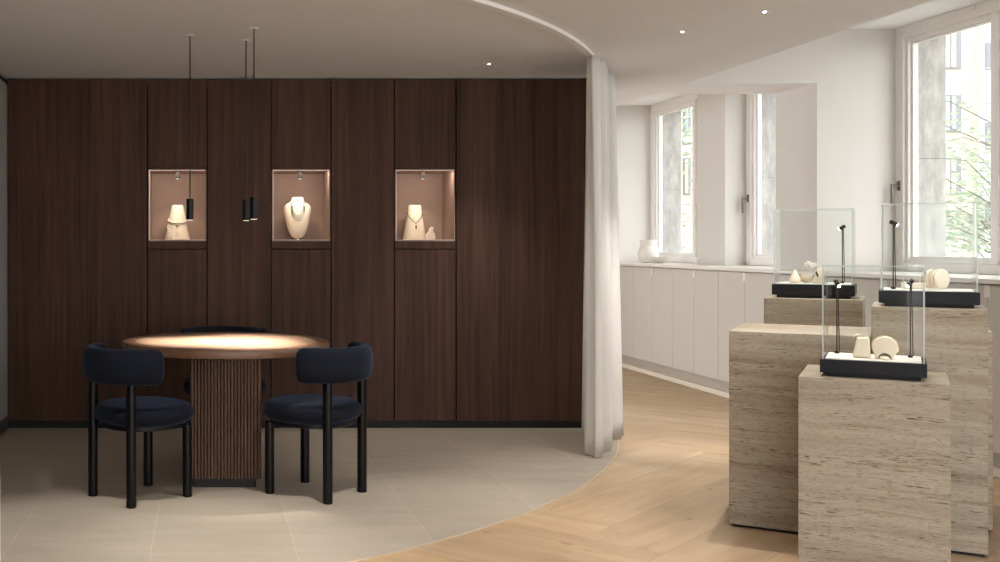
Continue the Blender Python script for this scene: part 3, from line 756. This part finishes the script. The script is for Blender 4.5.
# ------------------------------------------------------------------ travertine plinths
O = Vector((2.386, 4.85)); ANG = -.5793; U = Vector((math.cos(ANG), math.sin(ANG))); V = Vector((-math.sin(ANG), math.cos(ANG)))
def uv(u, v, z=0.0): p = O+U*u+V*v; return Vector((p.x, p.y, z))
def plinth(u0,u1,v0,v1,h,label):
    c = uv((u0+u1)/2,(v0+v1)/2)
    root = empty('travertine_plinth', c, ANG, label, 'plinth', 'travertine display plinths')
    a, d = (u1-u0)/2, (v1-v0)/2
    b = MB(); b.box(-a,a,-d,d,.010,h,.0025); b.obj('stone_block', M_trav, root)
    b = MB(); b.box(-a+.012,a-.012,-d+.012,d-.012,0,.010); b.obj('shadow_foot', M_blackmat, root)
    return root
plinth(0,.546,0,.60,.887,'low wide travertine plinth on the left with nothing on its top')
plinth(.313,.812,-.52,-.002,.755,'lowest travertine plinth, in front, its case holding two cream forms')
plinth(.549,.955,.03,.51,1.014,'tall travertine plinth on the right under the case with upright discs')
plinth(.083,.503,.602,1.05,1.014,'rear travertine plinth under the case with the small white flowers')
plinth(.578,.998,.512,.95,.889,'travertine plinth with only a sliver showing behind the tall right one')

# ------------------------------------------------------------------ glass display cases
CW, CD = .355, .31; BH = .053; GH = .374
def case(u0, v0, zp, label, poles):
    """u0,v0: front left corner of the black base in plinth coordinates"""
    c = uv(u0+CW/2, v0+CD/2, zp)
    root = empty('glass_display_case', c, ANG, label, 'display case', 'glass display cases on the plinths')
    a, d = CW/2, CD/2
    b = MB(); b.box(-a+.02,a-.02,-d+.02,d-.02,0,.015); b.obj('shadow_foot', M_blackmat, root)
    b = MB(); b.box(-a,a,-d,d,.015,.015+BH,.0015); b.obj('base', M_caseblk, root)
    z0 = .015+BH; g = .006; ga, gd = a-.007, d-.007
    b = MB(); b.box(-ga+.010,ga-.010,-gd+.010,gd-.010,z0,z0+.004,.0005); b.obj('display_deck', M_deck, root)
    def pane(x0,x1,y0,y1,za,zb,thin):
        m = MB(); m.box(x0,x1,y0,y1,za,zb)
        for f in m.bm.faces:
            f.normal_update(); k = max(range(3), key=lambda i: abs(f.normal[i])); f.material_index = 0 if k == thin else 1
        m.obj('glass_pane', [M_cglass, M_edge], root)
    pane(-ga,ga,-gd,-gd+g,z0,z0+GH-g,1); pane(-ga,ga,gd-g,gd,z0,z0+GH-g,1)
    pane(-ga,-ga+g,-gd+g,gd-g,z0,z0+GH-g,0); pane(ga-g,ga,-gd+g,gd-g,z0,z0+GH-g,0)
    pane(-ga,ga,-gd,gd,z0+GH-g+.0003,z0+GH,2)
    zt_ = z0+.004
    for (x,y,h,hx,hy) in poles:
        p = MB(); p.cyl(x,y,zt_,zt_+.010,.009,20,.001); p.tube([(x,y,zt_+.008),(x,y,zt_+h)], .0024, 10); p.tube([(x+.009,y+.004,zt_+.008),(x+.004,y+.002,zt_+h)], .0018, 10)
        po = p.obj('spot_pole', M_bronze, root)
        dirv = Vector((hx,hy,-.55)).normalized()
        ctr = Vector((x,y,zt_+h))
        hd = MB(); q = dirv.to_track_quat('Z','Y').to_matrix().to_4x4()
        hd.lathe([(.0,-.014),(.007,-.014),(.0085,-.012),(.0085,.016),(.007,.018),(0,.018)], 20, rot=Matrix.Translation(ctr)@q)
        ho = hd.obj('spot_head', M_bronze, po)
        fc = MB(); fc.lathe([(0,.0181),(.006,.0181),(.006,.0190),(0,.0190)], 16, rot=Matrix.Translation(ctr)@q); fc.obj('lamp_face', M_lamp, ho)
        ld = bpy.data.lights.new('case_spot','SPOT'); ld.energy = 1.3; ld.color=(1,.92,.82); ld.spot_size = math.radians(75); ld.spot_blend=.6; ld.shadow_soft_size=.006
        lo = bpy.data.objects.new('case_spot_light', ld); link(lo); lo.parent = ho; lo.location = ctr+dirv*.021; lo.rotation_euler = (-dirv).to_track_quat('Z','Y').to_euler()
    return c, zt_+zp
cF, zF = case(.313+.072, -.52+.058, .755, 'glass case on the front plinth holding two cream sculpted forms and two lamps', [(-.130,.095,.293,.35,-.45),(.125,.06,.300,-.45,-.35)])
cR, zR = case(.549+.026, .03+.032, 1.014, 'glass case on the tall right plinth holding upright discs and one lamp', [(-.125,-.06,.288,.9,-.1)])
cB, zB = case(.083+.030, .602+.058, 1.014, 'glass case on the rear plinth holding small forms and white flowers', [(.12,.02,.280,-.9,-.15)])
def put(c, z, x, y): p = Vector((c.x,c.y))+U*x+V*y; return (p.x, p.y, z+.0004)
def mesh_thing(mb, name, m, loc, rz, label, cat, group=None, **k):
    o = mb.obj(name, m, **k); o.location = loc; o.rotation_euler = (0,0,rz); return tag(o, label, cat, group)
# front case
b = MB(); b.prism([(-.030,0),(.024,0),(.028,.004),(.026,.05),(.022,.078),(.018,.082),(-.014,.080),(-.019,.076),(-.034,.010),(-.034,.003)], -.022, .022, .007, 4)
f1 = empty('bracelet_block', put(cF,zF,-.036,-.035), ANG, 'tapered cream block form in the front glass case, wire loop behind it', 'jewellery stand')
b.obj('block', M_cream, f1)
b = MB(); b.tube([(-.012+.026*math.cos(a),.010+.012*math.sin(a),.060+.032*math.sin(a)) for a in [2*PI*k/36 for k in range(36)]], .0016, 8, True); b.obj('wire_bracelet', M_silver, f1)
def arc_pts(cx,cz,r,a0_,a1_,n): return [(cx+r*math.cos(math.radians(a0_+(a1_-a0_)*k/n)), cz+r*math.sin(math.radians(a0_+(a1_-a0_)*k/n))) for k in range(n+1)]
f2 = empty('arch_form', put(cF,zF,.040,-.042), ANG, 'rounded cream disc form with a cut arch and draped chain in the front case', 'jewellery stand')
out = arc_pts(0,.040,.043,-58,208,30)[:] ; out = arc_pts(0,.044,.044,-50,212,30)+[(-.034,.0),(-.018,.0)]+arc_pts(.0,.0,.017,172,8,10)+[(.018,0),(.030,.0)]
b = MB(); b.prism(out, -.020, .020, .006, 4); b.obj('disc', M_cream, f2)
for q in (0,1):
    b = MB(); b.tube([(.0+(.0435+.0035*q)*math.cos(a), .004+.018*q+.006*math.sin(a*2), .044+(.0435+.0035*q)*math.sin(a)) for a in [PI*(-.12+1.15*k/30) for k in range(31)]], .0015, 8); b.obj('draped_chain', M_gold if q else M_silver, f2)
b = MB(); b.lathe([(0,0),(.016,.001),(.018,.006),(.012,.012),(0,.014)], 24); mesh_thing(b,'pebble',M_cream,put(cF,zF,.040,-.085),ANG,'small flat cream pebble lying before the arch form in the front case','ornament')
# right case
def disc_stand(c, z, x, y, r, th, turn, label):
    b = MB(); o = arc_pts(0, r*1.02, r, -62, 242, 40); b.prism(o, -th/2, th/2, .004, 3)
    e = empty('disc_stand', put(c,z,x,y), ANG+turn, label, 'jewellery stand', 'upright discs in the right case'); b.obj('disc', M_cream, e)
    s = MB(); s.tube([((r+.0016)*math.cos(a), .0, r*1.02+(r+.0016)*math.sin(a)) for a in [2*PI*k/40 for k in range(-4,25)]], .0014, 7); s.obj('chain', M_gold, e)
    return e
disc_stand(cR,zR,.012,.035,.042,.018,1.0,'thinner cream upright disc standing behind the larger one in the right case')
disc_stand(cR,zR,.046,.000,.043,.026,.95,'larger cream upright disc, in front, in the right case')
b = MB(); b.box(-.045,.045,-.025,.025,0,.026,.004,3); mesh_thing(b,'riser_block',M_cream,put(cR,zR,-.052,.01),ANG,'low flat cream block left of the upright discs in the right case','riser')
root = empty('coral_sprig', put(cR,zR,-.085,.055), ANG, 'little white branching sprig standing left of the low cream block', 'ornament')
b = MB()
b.tube([(0,0,0),(.003,0,.02),(-.006,.002,.045)], [.0035,.003,.0015],8); b.tube([(.002,0,.014),(.016,.002,.028),(.022,.002,.046)], [.003,.0025,.0012],8); b.tube([(.001,0,.02),(-.014,0,.030)], [.0022,.001],8); b.obj('branch', M_white, root)
b = MB(); b.lathe([(.013,0),(.0135,.002),(.0045,.008),(.004,.05),(.0045,.056),(0,.058)], 20); mesh_thing(b,'ring_cone',M_cream,put(cR,zR,-.028,.065),0,'slim cream ring post rising behind the low block in the right case','jewellery stand')
# rear case
b = MB(); b.lathe([(.022,0),(.026,.004),(.025,.018),(.017,.036),(.008,.056),(.006,.066),(0,.068)], 28); mesh_thing(b,'ring_cone',M_cream,put(cB,zB,-.085,-.02),0,'plump cream pointed ring form at the left of the rear case','jewellery stand')
b = MB(); b.lathe([(.012,0),(.022,.008),(.027,.024),(.025,.040),(.023,.041),(.024,.026),(.017,.010),(0,.007)], 32); mesh_thing(b,'small_bowl',M_cream,put(cB,zB,-.036,.0),0,'small round cream bowl between the pointed form and the block in the rear case','bowl')
f3 = empty('earring_block', put(cB,zB,.022,-.03), ANG, 'upright cream block with dark drop earrings in the rear case', 'jewellery stand')
b = MB(); b.prism([(-.030,0),(.026,0),(.028,.004),(.027,.072),(.022,.077),(-.004,.077),(-.010,.070),(-.016,.040),(-.030,.012)], -.018, .018, .004, 3); b.obj('block', M_cream, f3)
for dx,zz in ((-.006,.050),(-.002,.040)):
    b = MB(); b.lathe([(0,-.010),(.0045,-.005),(.005,0),(.0025,.006),(0,.012)], 12, (dx-.004,-.0235,zz)); b.obj('drop_earring', M_onyx, f3)
root = empty('flower_sprig', put(cB,zB,-.022,.05), ANG, 'thin stem with small white blossoms standing in the rear case', 'flowers')
b = MB(); b.tube([(0,0,0),(.002,0,.05),(0,0,.086)], .0012, 8); b.tube([(.001,0,.055),(-.018,.0,.088)], .001, 6); b.tube([(.001,0,.06),(.018,.0,.090)], .001, 6); b.obj('stem', M_white, root)
for fx,fz in ((-.020,.090),(0,.095),(.020,.092),(-.009,.099),(.011,.086)):
    b = MB()
    for k in range(5):
        a = 2*PI*k/5; rot = Matrix.Translation((fx+.006*math.cos(a), .001, fz+.006*math.sin(a)))
        b.lathe([(0,-.0045),(.0032,-.002),(.0045,0),(.0032,.002),(0,.0045)], 10, rot=rot)
    b.obj('blossom', M_white, root)

# ------------------------------------------------------------------ vase and bowl on the worktop
zw = 1.0885
b = MB(); b.lathe([(.060,0),(.078,.006),(.100,.045),(.106,.09),(.100,.135),(.084,.165),(.078,.172),(.078,.205),(.084,.232),(.087,.240),(.082,.240),(.074,.208),(.072,.172),(.09,.13),(.095,.09),(.06,.012),(0,.01)], 56)
mesh_thing(b,'vase',M_white,(4.725,11.35,zw),0,'round white ceramic vase with a wide collar at the far end of the worktop','vase')
b = MB(); b.lathe([(.040,0),(.050,.004),(.085,.026),(.108,.056),(.112,.066),(.108,.067),(.082,.032),(.045,.012),(0,.010)], 56)
mesh_thing(b,'low_bowl',M_white,(4.68,10.98,zw),0,'low open white bowl in front of the round vase on the worktop','bowl')

# ------------------------------------------------------------------ outside
b = MB(); b.box(5.35, 70, -25, 75, -.4, -.2); tag(b.obj('street_ground', M_street), kind='structure')
# pale building across the street
bld = empty('apartment_building', (36, 54, -.2), 0, 'cream apartment building with dark framed windows seen through the windows', 'building')
b = MB(); b.box(-22, 25, 0, 12, 0, 26); b.obj('facade_wall', M_facade, bld)
FP = 54/1065.
def fx(p): return (p-205)*FP-36
for row in range(-1, 5):
    zb_ = (244.5-132+row*63)*FP+1.28+.2
    for p0, w in ((941,19),(908,16),(870,19),(818,19),(760,17),(720,17),(683,7),(650,17),(610,17),(1010,19)):
        if zb_ < .5: continue
        m = MB(); x0 = fx(p0); x1 = fx(p0+w); h = 37*FP
        m.box(x0,x1,-.10,.05,zb_,zb_+h)
        wo = m.obj('facade_window', M_facwin, bld)
        m = MB(); xm = x0+(x1-x0)*.42
        m.box(x0+.08,xm-.04,-.14,-.09,zb_+.08,zb_+h-.08); m.box(xm+.04,x1-.30,-.14,-.09,zb_+.08,zb_+h-.08)
        m.obj('pane', M_facade if row % 2 else M_facglass, wo)
m = MB(); m.box(fx(977),fx(991),-.5,.0,0,20); bay = m.obj('glazed_bay', plain('bay_render', srgb(196,200,196), .7), bld)
for zz in range(6):
    m = MB(); zb_ = (244.5-72+zz*79-158)*FP+1.5
    if zb_ < .3: continue
    m.box(fx(977)+.05,fx(984),-.56,-.49,zb_,zb_+27*FP); m.obj('bay_window', M_facwin, bay)
def tree(x, y, h, cr, label, seed, nl=2600, base=-.2, crown=(.35,1.0)):
    rr = random.Random(seed)
    root = empty('street_tree', (x,y,base), 0, label, 'tree', 'street trees outside the windows')
    b = MB(); b.tube([(0,0,0),(.05,.03,h*.3),(-.06,.0,h*.6),(.04,.05,h*.9)], [.09,.07,.045,.015], 10)
    tips = []
    for k in range(26):
        z0 = h*rr.uniform(.28,.85); a = rr.uniform(0,2*PI); L_ = cr*rr.uniform(.6,1.05)*(1.1-.5*z0/h)
        p0 = Vector((0,0,z0)); p2 = Vector((L_*math.cos(a), L_*math.sin(a), z0+L_*rr.uniform(.1,.6))); p1 = (p0+p2)/2+Vector((0,0,.15*L_))
        b.tube([p0,p1,p2], [.012,.007,.003], 6); tips += [p1, p2, (p1+p2)/2]
    b.obj('trunk', M_bark, root)
    t = bmesh.new()
    for k in range(nl):
        c = rr.choice(tips)+Vector((rr.gauss(0,.30),rr.gauss(0,.30),rr.gauss(0,.26)))
        s = rr.uniform(.045,.085); q = Matrix.Rotation(rr.uniform(0,2*PI),3,'Z')@Matrix.Rotation(rr.uniform(-1.2,1.2),3,'X')
        P = [q@Vector(p) for p in ((-s,0,0),(-.2*s,-.45*s,.04*s),(s,0,0),(-.2*s,.45*s,.04*s))]
        t.faces.new([t.verts.new(c+p) for p in P])
    mb = MB(); mb._merge(t); mb.obj('foliage', M_leaf, root)
tree(12.45, 16.6, 4.1, 2.1, 'airy green street tree outside the near window on the right', 11, 1700)
tree(8.55, 20.5, 5.2, 1.7, 'airy green street tree outside the far left window', 12, 1300)
tree(15.2, 20.5, 3.6, 1.9, 'bushy street tree farther back, low behind the right display case', 13, 1500)

# ------------------------------------------------------------------ light outside, camera
W = bpy.data.worlds.new('World'); scene.world = W; W.use_nodes = True
nt = W.node_tree; bg = nt.nodes['Background']
sky = nt.nodes.new('ShaderNodeTexSky'); sky.sky_type = 'PREETHAM'; sky.turbidity = 6.
sky.sun_direction = Vector((.55,-.5,.7)).normalized()
mixn = nt.nodes.new('ShaderNodeMixRGB'); mixn.inputs[0].default_value = .9; mixn.inputs[2].default_value = (.945,.97,1.0,1)
nt.links.new(sky.outputs[0], mixn.inputs[1]); nt.links.new(mixn.outputs[0], bg.inputs[0]); bg.inputs[1].default_value = 4.4

cam = bpy.data.cameras.new('Camera'); co = bpy.data.objects.new('Camera', cam); link(co)
co.location = (0,0,1.28); co.rotation_euler = (PI/2,0,0)
cam.sensor_fit = 'HORIZONTAL'; cam.sensor_width = 36; cam.lens = 36*1065/1000.; cam.shift_x = .295; cam.shift_y = -.0365
cam.clip_start = .05; cam.clip_end = 300
scene.camera = co
vs = scene.view_settings; vs.view_transform = 'Standard'; vs.look = 'None'; vs.gamma = 1; vs.exposure = 0.27; vs.use_curve_mapping = False
scene.cycles.use_denoising = True
scene.cycles.max_bounces = 10; scene.cycles.diffuse_bounces = 6; scene.cycles.transparent_max_bounces = 24
scene.cycles.sample_clamp_indirect = 2.5; scene.cycles.blur_glossy = 1.
scene.cycles.use_adaptive_sampling = False; scene.cycles.use_light_tree = False
